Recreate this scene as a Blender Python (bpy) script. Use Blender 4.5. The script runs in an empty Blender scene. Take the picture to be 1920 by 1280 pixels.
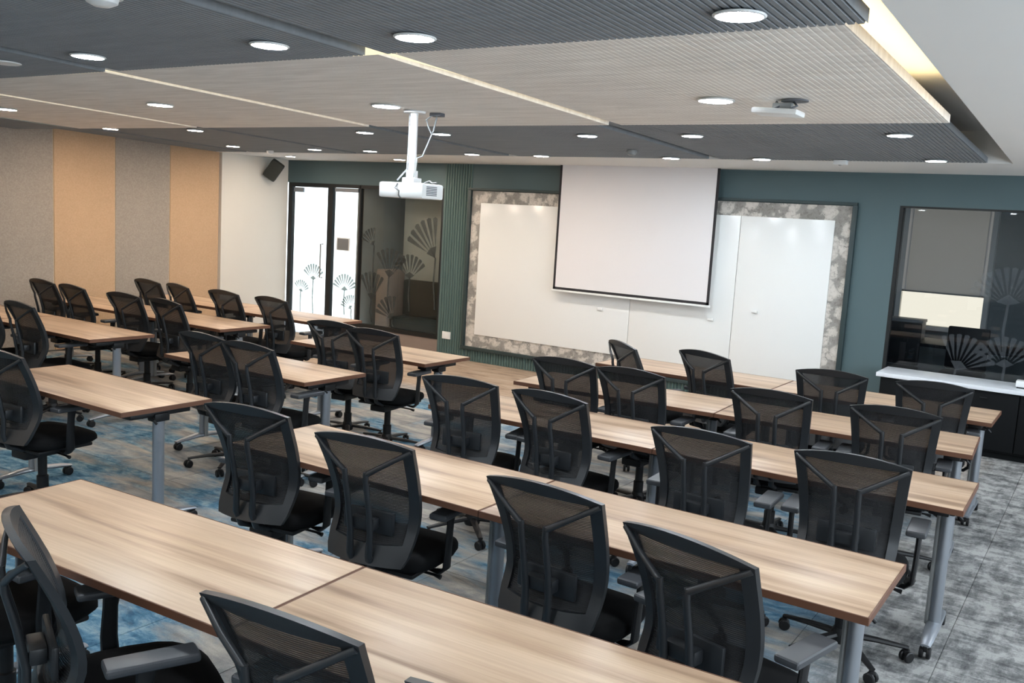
import bpy, bmesh, math, random
from mathutils import Vector, Matrix
random.seed(7)
S = bpy.context.scene
C = S.collection
PI = math.pi

# ------------------------------------------------------------------ camera
yaw, pit, rol = -.5791, .134, .0593
cy, sy, cp, sp, cr, sr = math.cos(yaw), math.sin(yaw), math.cos(pit), math.sin(pit), math.cos(rol), math.sin(rol)
Rz = Matrix(((cy, -sy, 0), (sy, cy, 0), (0, 0, 1)))
B_ = Matrix(((1, 0, 0), (0, 0, -1), (0, 1, 0)))
Rx = Matrix(((1, 0, 0), (0, cp, -sp), (0, sp, cp)))
Rr = Matrix(((cr, -sr, 0), (sr, cr, 0), (0, 0, 1)))
M = Rr @ Rx @ B_ @ Rz
camd = bpy.data.cameras.new('camera')
cam = bpy.data.objects.new('camera', camd)
C.objects.link(cam)
mw = Matrix((M[0], -Vector(M[1]), -Vector(M[2]))).transposed().to_4x4()
mw.translation = (0, 0, 1.93)
cam.matrix_world = mw
camd.sensor_width = 36
camd.lens = 36 * 1714 / 1920
camd.clip_start = .05
S.camera = cam
# ------------------------------------------------------------------ world, exposure
W = bpy.data.worlds.new('world')
S.world = W
W.use_nodes = True
W.node_tree.nodes['Background'].inputs[0].default_value = (.80, .90, 1, 1)
W.node_tree.nodes['Background'].inputs[1].default_value = 5.0
S.cycles.diffuse_bounces = 8
vs = S.view_settings
vs.view_transform = 'Standard'
vs.look = 'None'
vs.exposure = 0.62
vs.gamma = 1
vs.use_curve_mapping = False
LIGHT = 165.0        # radiance of the downlight diffusers
COOL, WARM = (.86, .94, 1.0), (1.0, .84, .68)


# ------------------------------------------------------------------ materials
def lin(c):
    f = lambda v: v / 12.92 if v <= .04045 else ((v + .055) / 1.055) ** 2.4
    return tuple(f(v / 255) for v in c) + (1,)


def nm(name):
    m = bpy.data.materials.new(name)
    m.use_nodes = True
    t = m.node_tree
    return m, t, t.nodes, t.links, t.nodes['Principled BSDF']


def mat(name, col, rough=.5, metal=0, spec=.5, vary=.06, scale=8):
    m, t, N, L, b = nm(name)
    b.inputs['Roughness'].default_value = rough
    b.inputs['Metallic'].default_value = metal
    b.inputs['Specular IOR Level'].default_value = spec
    tc = N.new('ShaderNodeTexCoord')
    nz = N.new('ShaderNodeTexNoise')
    nz.inputs['Scale'].default_value = scale
    nz.inputs['Detail'].default_value = 4
    L.new(tc.outputs['Object'], nz.inputs['Vector'])
    mx = N.new('ShaderNodeMix')
    mx.data_type = 'RGBA'
    c = lin(col)
    mx.inputs[6].default_value = tuple(v * (1 - vary) for v in c[:3]) + (1,)
    mx.inputs[7].default_value = tuple(min(1, v * (1 + vary)) for v in c[:3]) + (1,)
    L.new(nz.outputs['Fac'], mx.inputs[0])
    L.new(mx.outputs[2], b.inputs['Base Color'])
    return m


def emit(name, col, strength):
    m, t, N, L, b = nm(name)
    N.remove(b)
    e = N.new('ShaderNodeEmission')
    e.inputs[0].default_value = tuple(col) + (1,)
    e.inputs[1].default_value = strength
    L.new(e.outputs[0], N['Material Output'].inputs[0])
    return m


def ramp(N, pts):
    r = N.new('ShaderNodeValToRGB')
    e = r.color_ramp.elements
    while len(e) > 1:
        e.remove(e[-1])
    e[0].position = pts[0][0]
    e[0].color = pts[0][1]
    for p, c in pts[1:]:
        q = e.new(p)
        q.color = c
    return r


def mapped(N, L, out, scale, loc=(0, 0, 0)):
    mp = N.new('ShaderNodeMapping')
    mp.inputs['Scale'].default_value = scale
    mp.inputs['Location'].default_value = loc
    L.new(out, mp.inputs['Vector'])
    return mp.outputs[0]


def noise(N, L, vec, scale, detail=4, rough=.5, dist=0):
    n = N.new('ShaderNodeTexNoise')
    n.inputs['Scale'].default_value = scale
    n.inputs['Detail'].default_value = detail
    n.inputs['Roughness'].default_value = rough
    n.inputs['Distortion'].default_value = dist
    L.new(vec, n.inputs['Vector'])
    return n.outputs['Fac']


def mixc(N, L, fac, a, b, blend='MIX'):
    mx = N.new('ShaderNodeMix')
    mx.data_type = 'RGBA'
    mx.blend_type = blend
    for s, v in ((0, fac), (6, a), (7, b)):
        if hasattr(v, 'is_linked') or hasattr(v, 'links'):
            L.new(v, mx.inputs[s])
        else:
            mx.inputs[s].default_value = v
    return mx.outputs[2]


def wood(name, light, mid, dark, rough=.35):
    m, t, N, L, b = nm(name)
    b.inputs['Roughness'].default_value = rough
    b.inputs['Specular IOR Level'].default_value = .35
    tc = N.new('ShaderNodeTexCoord')
    oi = N.new('ShaderNodeObjectInfo')
    vm = N.new('ShaderNodeVectorMath')
    vm.operation = 'ADD'
    sc = N.new('ShaderNodeVectorMath')
    sc.operation = 'SCALE'
    cx = N.new('ShaderNodeCombineXYZ')
    for i in range(3):
        L.new(oi.outputs['Random'], cx.inputs[i])
    L.new(cx.outputs[0], sc.inputs[0])
    sc.inputs[3].default_value = 37
    L.new(tc.outputs['Object'], vm.inputs[0])
    L.new(sc.outputs[0], vm.inputs[1])
    v = vm.outputs[0]
    n1 = noise(N, L, mapped(N, L, v, (.5, 8, 1)), 1.6, 4, .5, .4)
    n2 = noise(N, L, mapped(N, L, v, (1.6, 60, 1)), 1.5, 3, .6)
    r1 = ramp(N, [(.32, lin(dark)), (.45, lin(mid)), (.62, lin(light))])
    L.new(n1, r1.inputs[0])
    r2 = ramp(N, [(.35, (.86, .84, .82, 1)), (.6, (1, 1, 1, 1))])
    L.new(n2, r2.inputs[0])
    c = mixc(N, L, .8, r1.outputs[0], r2.outputs[0], 'MULTIPLY')
    L.new(c, b.inputs['Base Color'])
    return m


def carpet():
    m, t, N, L, b = nm('carpet')
    b.inputs['Roughness'].default_value = .95
    b.inputs['Specular IOR Level'].default_value = .1
    g = N.new('ShaderNodeNewGeometry')
    P = g.outputs['Position']
    oi = N.new('ShaderNodeObjectInfo')
    sep = N.new('ShaderNodeSeparateXYZ')
    L.new(P, sep.inputs[0])
    # streaky base in beige grey
    n1 = noise(N, L, mapped(N, L, P, (1, 3.2, 1)), 2.2, 6, .65, .8)
    base = ramp(N, [(.3, lin((112, 114, 118))), (.45, lin((146, 144, 142))), (.6, lin((176, 170, 162))), (.75, lin((200, 194, 186)))])
    L.new(n1, base.inputs[0])
    # blue and teal pools
    n2 = noise(N, L, mapped(N, L, P, (.7, 1.9, 1), (3.3, 1.2, 0)), 1.25, 6, .62, .6)
    blue = ramp(N, [(.36, lin((58, 96, 122))), (.5, lin((92, 130, 154))), (.64, lin((142, 166, 178)))])
    n3 = noise(N, L, mapped(N, L, P, (1.5, 3, 1)), 4.5, 5, .7, .4)
    L.new(n3, blue.inputs[0])
    bm = ramp(N, [(.47, (0, 0, 0, 1)), (.60, (1, 1, 1, 1))])
    by = N.new('ShaderNodeMapRange')
    by.inputs[1].default_value = 4.6
    by.inputs[2].default_value = 2.2
    by.inputs[3].default_value = 0
    by.inputs[4].default_value = .11
    L.new(sep.outputs[1], by.inputs[0])
    ba = N.new('ShaderNodeMath')
    ba.operation = 'ADD'
    L.new(n2, ba.inputs[0])
    L.new(by.outputs[0], ba.inputs[1])
    L.new(ba.outputs[0], bm.inputs[0])
    c1 = mixc(N, L, bm.outputs[0], base.outputs[0], blue.outputs[0])
    # grey woven aisle
    na = noise(N, L, mapped(N, L, P, (1.6, 4.4, 1)), 2.2, 6, .75, .3)
    nb = noise(N, L, mapped(N, L, P, (4.4, 1.6, 1)), 2.2, 6, .75, .3)
    mxn = N.new('ShaderNodeMath')
    mxn.operation = 'MULTIPLY'
    L.new(na, mxn.inputs[0])
    L.new(nb, mxn.inputs[1])
    grey = ramp(N, [(.14, lin((78, 79, 80))), (.215, lin((124, 124, 124))), (.31, lin((176, 175, 173)))])
    L.new(mxn.outputs[0], grey.inputs[0])
    # region masks with ragged borders
    nw = noise(N, L, P, 1.3, 4)

    def mask(axis, a, bb, amt):
        ad = N.new('ShaderNodeMath')
        ad.operation = 'MULTIPLY_ADD'
        L.new(nw, ad.inputs[0])
        ad.inputs[1].default_value = amt
        L.new(sep.outputs[axis], ad.inputs[2])
        mr = N.new('ShaderNodeMapRange')
        mr.inputs[1].default_value = a + amt / 2
        mr.inputs[2].default_value = bb + amt / 2
        L.new(ad.outputs[0], mr.inputs[0])
        return mr.outputs[0]
    tan = ramp(N, [(.3, lin((140, 122, 108))), (.5, lin((172, 152, 134))), (.7, lin((190, 172, 154)))])
    L.new(n1, tan.inputs[0])
    c2 = mixc(N, L, mask(1, 7.3, 8.1, .8), c1, tan.outputs[0])
    c3 = mixc(N, L, mask(0, -1.25, -.75, .5), c2, grey.outputs[0])
    # each tile a little different
    rr = ramp(N, [(0, (.9, .9, .9, 1)), (1, (1.0, 1.0, 1.0, 1))])
    L.new(oi.outputs['Random'], rr.inputs[0])
    c4 = mixc(N, L, 1.0, c3, rr.outputs[0], 'MULTIPLY')
    nf = noise(N, L, P, 160, 2)
    rf = ramp(N, [(.3, (.82, .82, .82, 1)), (.7, (1, 1, 1, 1))])
    L.new(nf, rf.inputs[0])
    c5 = mixc(N, L, 1.0, c4, rf.outputs[0], 'MULTIPLY')
    L.new(c5, b.inputs['Base Color'])
    return m


def felt(name, col, speck, amt):
    m, t, N, L, b = nm(name)
    b.inputs['Roughness'].default_value = .95
    b.inputs['Specular IOR Level'].default_value = .1
    tc = N.new('ShaderNodeTexCoord')
    n = noise(N, L, tc.outputs['Object'], 55, 3, .7)
    n2 = noise(N, L, tc.outputs['Object'], 1.2, 3)
    r = ramp(N, [(.38, lin(speck)), (.38 + amt, lin(col))])
    L.new(n, r.inputs[0])
    r2 = ramp(N, [(.3, (.93, .93, .93, 1)), (.7, (1, 1, 1, 1))])
    L.new(n2, r2.inputs[0])
    L.new(mixc(N, L, 1.0, r.outputs[0], r2.outputs[0], 'MULTIPLY'), b.inputs['Base Color'])
    return m


def floral():
    m, t, N, L, b = nm('floral_paper')
    b.inputs['Roughness'].default_value = .7
    tc = N.new('ShaderNodeTexCoord')
    P = mapped(N, L, tc.outputs['Object'], (1, 1, 1))
    d = noise(N, L, P, 9, 4, .6)
    vo = N.new('ShaderNodeTexVoronoi')
    vo.inputs['Scale'].default_value = 7
    vo.inputs['Randomness'].default_value = .8
    ad = mixc(N, L, .22, P, d, 'ADD')
    L.new(ad, vo.inputs['Vector'])
    r = ramp(N, [(.34, lin((208, 203, 196))), (.5, lin((194, 189, 182))), (.56, lin((156, 153, 148))), (.8, lin((142, 139, 134)))])
    L.new(vo.outputs['Distance'], r.inputs[0])
    n = noise(N, L, P, 38, 4, .7, .6)
    r2 = ramp(N, [(.36, (.62, .61, .6, 1)), (.5, (1, 1, 1, 1))])
    L.new(n, r2.inputs[0])
    L.new(mixc(N, L, .8, r.outputs[0], r2.outputs[0], 'MULTIPLY'), b.inputs['Base Color'])
    return m


def glass(name, tint, gloss=1.0):
    m, t, N, L, b = nm(name)
    N.remove(b)
    tr = N.new('ShaderNodeBsdfTransparent')
    tr.inputs[0].default_value = tint
    gl = N.new('ShaderNodeBsdfGlossy')
    gl.inputs['Roughness'].default_value = .01
    fr = N.new('ShaderNodeFresnel')
    fr.inputs[0].default_value = 1.5
    mu = N.new('ShaderNodeMath')
    mu.operation = 'MULTIPLY'
    mu.inputs[1].default_value = gloss
    L.new(fr.outputs[0], mu.inputs[0])
    mx = N.new('ShaderNodeMixShader')
    ge = N.new('ShaderNodeNewGeometry')
    sb = N.new('ShaderNodeMath')
    sb.operation = 'SUBTRACT'
    sb.inputs[0].default_value = 1
    L.new(ge.outputs['Backfacing'], sb.inputs[1])
    m2 = N.new('ShaderNodeMath')
    m2.operation = 'MULTIPLY'
    L.new(mu.outputs[0], m2.inputs[0])
    L.new(sb.outputs[0], m2.inputs[1])
    L.new(m2.outputs[0], mx.inputs[0])
    L.new(tr.outputs[0], mx.inputs[1])
    L.new(gl.outputs[0], mx.inputs[2])
    L.new(mx.outputs[0], N['Material Output'].inputs[0])
    return m


def meshcloth():
    """open woven net: dark threads with holes"""
    m, t, N, L, b = nm('black_mesh_fabric')
    b.inputs['Base Color'].default_value = lin((34, 34, 36))
    b.inputs['Roughness'].default_value = .7
    tc = N.new('ShaderNodeTexCoord')
    wv = N.new('ShaderNodeTexWave')
    wv.bands_direction = 'Z'
    wv.inputs['Scale'].default_value = 45
    L.new(tc.outputs['Object'], wv.inputs['Vector'])
    mr = N.new('ShaderNodeMapRange')
    mr.inputs[3].default_value = .62
    mr.inputs[4].default_value = .88
    L.new(wv.outputs['Fac'], mr.inputs[0])
    tr = N.new('ShaderNodeBsdfTransparent')
    mx = N.new('ShaderNodeMixShader')
    L.new(mr.outputs[0], mx.inputs[0])
    L.new(tr.outputs[0], mx.inputs[1])
    L.new(b.outputs[0], mx.inputs[2])
    L.new(mx.outputs[0], N['Material Output'].inputs[0])
    return m


def decal(name, col, a):
    m, t, N, L, b = nm(name)
    b.inputs['Base Color'].default_value = lin(col)
    b.inputs['Alpha'].default_value = a
    b.inputs['Roughness'].default_value = .6
    return m


def translucent(name, col):
    m, t, N, L, b = nm(name)
    b.inputs['Base Color'].default_value = lin(col)
    b.inputs['Roughness'].default_value = .9
    tl = N.new('ShaderNodeBsdfTranslucent')
    tl.inputs[0].default_value = lin(col)
    mx = N.new('ShaderNodeMixShader')
    mx.inputs[0].default_value = .5
    L.new(b.outputs[0], mx.inputs[1])
    L.new(tl.outputs[0], mx.inputs[2])
    L.new(mx.outputs[0], N['Material Output'].inputs[0])
    return m


def panelmat(name, col, streak):
    m, t, N, L, b = nm(name)
    b.inputs['Roughness'].default_value = .8
    tc = N.new('ShaderNodeTexCoord')
    n = noise(N, L, mapped(N, L, tc.outputs['Object'], (1.0, 9, 1)), 2.2, 5, .65)
    r = ramp(N, [(.3, lin(streak)), (.65, lin(col))])
    L.new(n, r.inputs[0])
    L.new(r.outputs[0], b.inputs['Base Color'])
    return m


MT = dict(
    carpet=carpet(), subfloor=mat('subfloor', (70, 70, 72), .9),
    white=mat('white_paint', (226, 222, 214), .85, vary=.02, scale=2),
    soffit=mat('soffit_paint', (226, 226, 224), .85, vary=.02, scale=2),
    plenum=mat('plenum_paint', (214, 212, 208), .9, vary=.03),
    darkpanel=panelmat('dark_slat_panel', (132, 136, 140), (121, 125, 129)),
    whitepanel=panelmat('pale_slat_panel', (244, 239, 233), (222, 216, 209)),
    teal=mat('teal_paint', (80, 100, 104), .6, vary=.04, scale=3),
    tealrib=mat('teal_ribs', (80, 102, 97), .55, vary=.05),
    tealdark=mat('dark_teal_trim', (44, 60, 62), .5),
    greyfelt=felt('grey_felt', (180, 170, 160), (164, 154, 144), .28),
    tanfelt=felt('tan_felt', (212, 180, 148), (202, 170, 138), .3),
    seam=mat('panel_seam', (196, 172, 140), .7),
    top=wood('oak_laminate', (196, 170, 145), (178, 150, 125), (140, 113, 92)),
    edge=mat('brown_edge_band', (98, 64, 46), .5, vary=.1),
    silver=mat('silver_metal', (150, 155, 162), .35, .6, vary=.03),
    blackmetal=mat('black_metal', (24, 24, 26), .45, .2),
    plastic=mat('black_plastic', (34, 36, 39), .4, 0, .5),
    plastic2=mat('dark_plastic', (20, 20, 22), .5, 0, .4),
    seat=mat('black_seat_fabric', (20, 20, 21), .95, 0, .15, .15, 60),
    armpad=mat('grey_arm_pad', (60, 62, 66), .4, 0, .5),
    net=meshcloth(),
    whitepl=mat('white_plastic', (232, 234, 234), .35, vary=.02),
    greypl=mat('grey_plastic', (140, 142, 142), .5),
    board=mat('white_board', (236, 238, 237), .18, vary=.01, scale=1),
    screen=mat('screen_cloth', (226, 224, 226), .9, vary=.01, scale=1),
    screenedge=mat('screen_black_border', (40, 38, 42), .8),
    floral=floral(), guide=translucent('pale_blind_guide', (236, 236, 238)),
    blackframe=mat('black_frame', (14, 18, 20), .5),
    glassclear=glass('clear_glass', (.97, .98, .98, 1)),
    glasstint=glass('tinted_glass', (.93, .95, .94, 1), 1.3),
    glassdark=glass('dark_glass', (.84, .87, .90, 1), 1.5),
    leafdark=decal('dark_leaf_film', (58, 62, 60), .6),
    leafpale=decal('pale_leaf_film', (150, 178, 182), .72),
    leafgrey=decal('grey_leaf_film', (120, 126, 132), .10),
    cabinet=mat('black_cabinet', (14, 16, 18), .7, 0, .15),
    counter=mat('white_counter', (226, 230, 236), .3),
    sign=mat('grey_notice', (120, 122, 124), .7),
    darkroom=mat('dark_room_wall', (132, 138, 138), .9),
    brown=mat('brown_cabinet', (134, 120, 112), .6),
    sofa=mat('dark_green_sofa', (34, 40, 38), .9),
    blind=mat('grey_board', (152, 154, 150), .9), blindcloth=translucent('roller_blind_cloth', (214, 214, 214)),
    led=emit('warm_led_strip', (1.0, .86, .58), .80),  # glow of the gap LEDs and of the faces they light
    ledcove=emit('warm_cove_led', (1.0, .78, .42), 12),
    day=emit('daylight_window', (.86, .96, 1.0), 1.7),
    day2=emit('evening_daylight', (1.0, .90, .72), .85),
    vent=mat('vent_dark', (96, 98, 104), .6),
    cable=mat('grey_cable', (120, 122, 124), .6),
    speaker=mat('speaker_black', (48, 52, 48), .7),
)
LC = emit('downlight_cool', COOL, LIGHT)
LW = emit('downlight_warm', WARM, LIGHT * .9)


# ------------------------------------------------------------------ mesh helpers
def bm_box(bm, c, s, bev=0, rot=None, seg=2):
    r = bmesh.ops.create_cube(bm, size=1)
    vs_ = r['verts']
    bmesh.ops.scale(bm, vec=Vector(s), verts=vs_)
    if bev > 0:
        es = list({e for v in vs_ for e in v.link_edges})
        r2 = bmesh.ops.bevel(bm, geom=es, offset=bev, segments=seg, profile=.6, affect='EDGES')
        vs_ = list({v for f in r2['faces'] for v in f.verts} | {v for v in vs_ if v.is_valid})
        seen = set(vs_)
        st = list(vs_)
        while st:
            v = st.pop()
            for e in v.link_edges:
                o = e.other_vert(v)
                if o not in seen:
                    seen.add(o)
                    st.append(o)
        vs_ = list(seen)
    if rot is not None:
        bmesh.ops.rotate(bm, cent=(0, 0, 0), matrix=rot, verts=vs_)
    bmesh.ops.translate(bm, vec=Vector(c), verts=vs_)


def bm_tube(bm, path, rx, ry=None, seg=8, up=(0, 0, 1), caps=True):
    path = [Vector(p) for p in path]
    n = len(path)
    if not isinstance(rx, (list, tuple)):
        rx = [rx] * n
    if ry is None:
        ry = rx
    if not isinstance(ry, (list, tuple)):
        ry = [ry] * n
    rings = []
    up = Vector(up)
    for i, p in enumerate(path):
        t = (path[min(i + 1, n - 1)] - path[max(i - 1, 0)]).normalized()
        a = t.cross(up)
        if a.length < 1e-4:
            a = t.cross(Vector((1, 0, 0)))
        a.normalize()
        b = a.cross(t).normalized()
        rings.append([bm.verts.new(p + a * (math.cos(2 * PI * k / seg) * rx[i]) + b * (math.sin(2 * PI * k / seg) * ry[i])) for k in range(seg)])
    for i in range(n - 1):
        for k in range(seg):
            bm.faces.new((rings[i][k], rings[i][(k + 1) % seg], rings[i + 1][(k + 1) % seg], rings[i + 1][k]))
    if caps:
        bm.faces.new(list(reversed(rings[0])))
        bm.faces.new(rings[-1])


def bm_lathe(bm, prof, seg=16, c=(0, 0, 0), mtx=None):
    rings = []
    new = []
    for r, z in prof:
        ring = [bm.verts.new((r * math.cos(2 * PI * k / seg), r * math.sin(2 * PI * k / seg), z)) for k in range(seg)]
        rings.append(ring)
        new += ring
    for i in range(len(rings) - 1):
        for k in range(seg):
            bm.faces.new((rings[i][k], rings[i][(k + 1) % seg], rings[i + 1][(k + 1) % seg], rings[i + 1][k]))
    bm.faces.new(list(reversed(rings[0])))
    bm.faces.new(rings[-1])
    if mtx is not None:
        bmesh.ops.transform(bm, matrix=mtx, verts=new)
    bmesh.ops.translate(bm, vec=Vector(c), verts=new)


def bm_prism(bm, poly, z0, z1):
    a = [bm.verts.new((x, y, z0)) for x, y in poly]
    b = [bm.verts.new((x, y, z1)) for x, y in poly]
    n = len(poly)
    for i in range(n):
        bm.faces.new((a[i], a[(i + 1) % n], b[(i + 1) % n], b[i]))
    bm.faces.new(list(reversed(a)))
    bm.faces.new(b)


def obj(name, bm, m, parent=None, loc=(0, 0, 0), rotz=0, smooth=True, ang=35):
    bmesh.ops.recalc_face_normals(bm, faces=bm.faces)
    me = bpy.data.meshes.new(name)
    bm.to_mesh(me)
    bm.free()
    if smooth:
        for p in me.polygons:
            p.use_smooth = True
        me.set_sharp_from_angle(angle=math.radians(ang))
    if isinstance(m, (list, tuple)):
        for k in m:
            me.materials.append(k)
    else:
        me.materials.append(m)
    o = bpy.data.objects.new(name, me)
    C.objects.link(o)
    o.parent = parent
    o.location = loc
    o.rotation_euler = (0, 0, rotz)
    return o


def box(name, lo, hi, m, parent=None, bev=0):
    """axis box given by two corners, origin at its bottom centre"""
    c = [(a + b) / 2 for a, b in zip(lo, hi)]
    s = [abs(b - a) for a, b in zip(lo, hi)]
    bm = bmesh.new()
    bm_box(bm, (0, 0, s[2] / 2), s, bev)
    base = Vector((c[0], c[1], min(lo[2], hi[2])))
    if parent is not None:
        base = base - Vector(PW.get(parent.name, (0, 0, 0)))
    o = obj(name, bm, m, parent, base, 0, bev > 0)
    PW[o.name] = Vector((c[0], c[1], min(lo[2], hi[2])))
    return o


PW = {}


def thing(name, label, cat, loc=(0, 0, 0), rotz=0, group=None):
    o = bpy.data.objects.new(name, None)
    C.objects.link(o)
    o.empty_display_size = .1
    o.location = loc
    o.rotation_euler = (0, 0, rotz)
    PW[o.name] = Vector(loc)
    tag(o, label, cat, group)
    return o


def tag(o, label, cat, group=None):
    o['label'] = label
    o['category'] = cat
    if group:
        o['group'] = group
    return o


def struct(o):
    o['kind'] = 'structure'
    return o


def dup(root, loc, rotz, label, group=None):
    r = root.copy()
    C.objects.link(r)
    r.location = loc
    r.rotation_euler = (0, 0, rotz)
    r['label'] = label
    if group:
        r['group'] = group
    for ch in list(root.children):
        c = ch.copy()
        C.objects.link(c)
        c.parent = r
        for g in list(ch.children):
            d = g.copy()
            C.objects.link(d)
            d.parent = c
    return r


# ------------------------------------------------------------------ room shell
XL, XR, YB, YF, ZC = -10.68, 2.6, -2.6, 9.85, 2.92
floor = struct(box('floor', (XL - .1, YB - .1, -.1), (XR + .1, YF + .05, -.006), MT['subfloor']))
PW[floor.name] = Vector(((XL + XR) / 2, (YB + YF + .05 - .1 + .1) / 2, -.1))
floor_base = Vector(floor.location)
bm = bmesh.new()
T = .6
bm_box(bm, (0, 0, -.0025), (T - .004, T - .004, .005))
tile_me = None
ntile = 0
for ix in range(19):
    for iy in range(14):
        x, y = XL + .3 + ix * T, YF - .3 - iy * T
        # only where the camera, or one a step aside, can look
        if x > .75 or y < 1.2 or y < -.42 * x - 1.9:
            continue
        if tile_me is None:
            t0 = obj('carpet_tile', bm, MT['carpet'], floor, Vector((x, y, 0)) - floor_base, smooth=False)
            tile_me = t0.data
        else:
            t0 = bpy.data.objects.new('carpet_tile', tile_me)
            C.objects.link(t0)
            t0.parent = floor
            t0.location = Vector((x, y, 0)) - floor_base
        ntile += 1
# plain carpet for the rest of the floor
bm = bmesh.new()
bm_box(bm, (0, 0, 0), (XR - XL, YF - YB, .002))
rest = obj('carpet_backing', bm, MT['carpet'], floor, Vector(((XL + XR) / 2, (YB + YF) / 2, -.0058)) - floor_base, smooth=False)

# left wall with felt panels and a pilaster
wl = struct(box('wall_left', (XL - .12, YB, 0), (XL, YF, ZC), MT['white']))
box('pilaster', (XL, 8.56, 0), (XL + .07, 8.96, ZC), MT['white'], wl)
py = 8.53
for i in range(9):
    w = .80
    m = MT['tanfelt'] if i % 2 == 0 else MT['greyfelt']
    p = box('acoustic_panel', (XL, py - w + .012, .02), (XL + .05, py, 2.72), m, wl, .004)
    box('panel_joint', (XL, py - w, .02), (XL + .045, py - w + .010, 2.72), MT['seam'], wl)
    py -= w
struct(box('baseboard_left', (XL, 8.97, 0), (XL + .015, YF, .08), MT['white']))
wr = struct(box('wall_right', (XR, YB, 0), (XR + .12, YF, .9), MT['white']))
box('wall_section', (XR, YB, 2.45), (XR + .12, YF, ZC), MT['white'], wr)
box('wall_section', (XR, YB, .9), (XR + .12, -1.2, 2.45), MT['white'], wr)
box('wall_section', (XR, 8.2, .9), (XR + .12, YF, 2.45), MT['white'], wr)
w6 = struct(box('window_6', (XR + .02, -1.2, .9), (XR + .08, 8.2, .96), MT['blackframe']))  # unseen window, added so that side daylight lifts the ceiling
box('window_head', (XR + .02, -1.2, 2.39), (XR + .08, 8.2, 2.45), MT['blackframe'], w6)
for i in range(7):
    yy = -1.2 + i * 9.34 / 6
    box('mullion', (XR + .02, yy, .96), (XR + .08, yy + .06, 2.39), MT['blackframe'], w6)
    if i < 6:
        box('glass_pane', (XR + .045, yy + .06, .96), (XR + .055, yy + 9.34 / 6, 2.39), MT['glassclear'], w6)
pd = bpy.data.lights.new('window_portal', 'AREA')
pd.shape = 'RECTANGLE'
pd.size, pd.size_y = 9.2, 1.4
pd.cycles.is_portal = True
po = bpy.data.objects.new('window_portal', pd)
C.objects.link(po)
po.location = (XR + .10, 3.5, 1.68)
po.rotation_euler = (0, PI / 2, 0)
po.rotation_euler = Matrix(((0, 0, 1), (1, 0, 0), (0, 1, 0))).to_euler()
struct(box('wall_back', (XL, YB - .12, 0), (XR, YB, ZC), MT['white']))

# front wall in teal, built around its openings
wf = struct(box('wall_front', (-7.18, YF, 0), (-2.34, YF + .12, ZC), MT['teal']))
for a, b, z0, z1 in ((XL, -7.67, 2.27, ZC), (-7.67, -7.18, 0, ZC), (-2.34, -1.90, 0, ZC), (-1.90, XR, 2.28, ZC), (-1.90, XR, 0, .30)):
    box('wall_section', (a, YF, z0), (b, YF + .12, z1), MT['teal'], wf)


def flutes(name, x0, x1, z0, z1, y, pitch, parent):
    bm = bmesh.new()
    n = int(round((x1 - x0) / pitch))
    for i in range(n):
        cx = x0 + (i + .5) * (x1 - x0) / n
        r = (x1 - x0) / n * .36
        poly = [(cx + r * math.cos(a), y - r * 1.1 * math.sin(a)) for a in [k * PI / 5 for k in range(6)]] + [(cx - r, y + .004), (cx + r, y + .004)]
        bm_prism(bm, poly, z0, z1)
    o = obj(name, bm, MT['tealrib'], parent, -Vector(PW[parent.name]), ang=80)
    o['kind'] = 'stuff'
    return o


flutes('fluted_ribs', -7.66, -7.20, .0, ZC, YF, .042, wf)
flutes('fluted_ribs', -7.18, -2.34, .0, .15, YF, .042, wf)
# board alcove frame
box('alcove_sill', (-7.24, YF - .05, .155), (-2.30, YF, .20), MT['tealdark'], wf, .004)
box('alcove_side', (-7.235, YF - .05, .2), (-7.185, YF, 2.26), MT['tealdark'], wf, .004)
box('alcove_side', (-2.345, YF - .05, .2), (-2.295, YF, 2.26), MT['tealdark'], wf, .004)
box('alcove_head', (-7.24, YF - .05, 2.26), (-2.30, YF, 2.29), MT['tealdark'], wf, .004)
box('floral_backing', (-7.18, YF - .02, .2), (-2.35, YF - .001, 2.255), MT['floral'], wf)

# whiteboard of three glass sheets
wb = thing('whiteboard', 'wide frameless whiteboard of three sheets on the floral panel behind the projection screen', 'whiteboard', (-4.77, YF - .03, .37))
for a, b in ((-7.03, -4.784), (-4.778, -3.518), (-3.512, -2.51)):
    box('board_sheet', (a, YF - .034, .37), (b, YF - .021, 2.10), MT['board'], wb, .002)
# projection screen
sc = thing('projection_screen', 'white pull-down projection screen with black border hanging before the whiteboard', 'screen', (-4.74, 9.70, 1.08))
box('screen_fabric', (-5.755, 9.695, 1.125), (-3.785, 9.70, 2.6), MT['screen'], sc)
box('screen_border', (-5.785, 9.694, 1.10), (-5.755, 9.701, 2.6), MT['screenedge'], sc)
box('screen_border', (-3.785, 9.694, 1.10), (-3.755, 9.701, 2.6), MT['screenedge'], sc)
box('screen_border', (-5.785, 9.694, 1.095), (-3.755, 9.701, 1.125), MT['screenedge'], sc)
box('hem_bar', (-5.80, 9.685, 1.07), (-3.74, 9.71, 1.094), MT['whitepl'], sc, .005)
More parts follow.
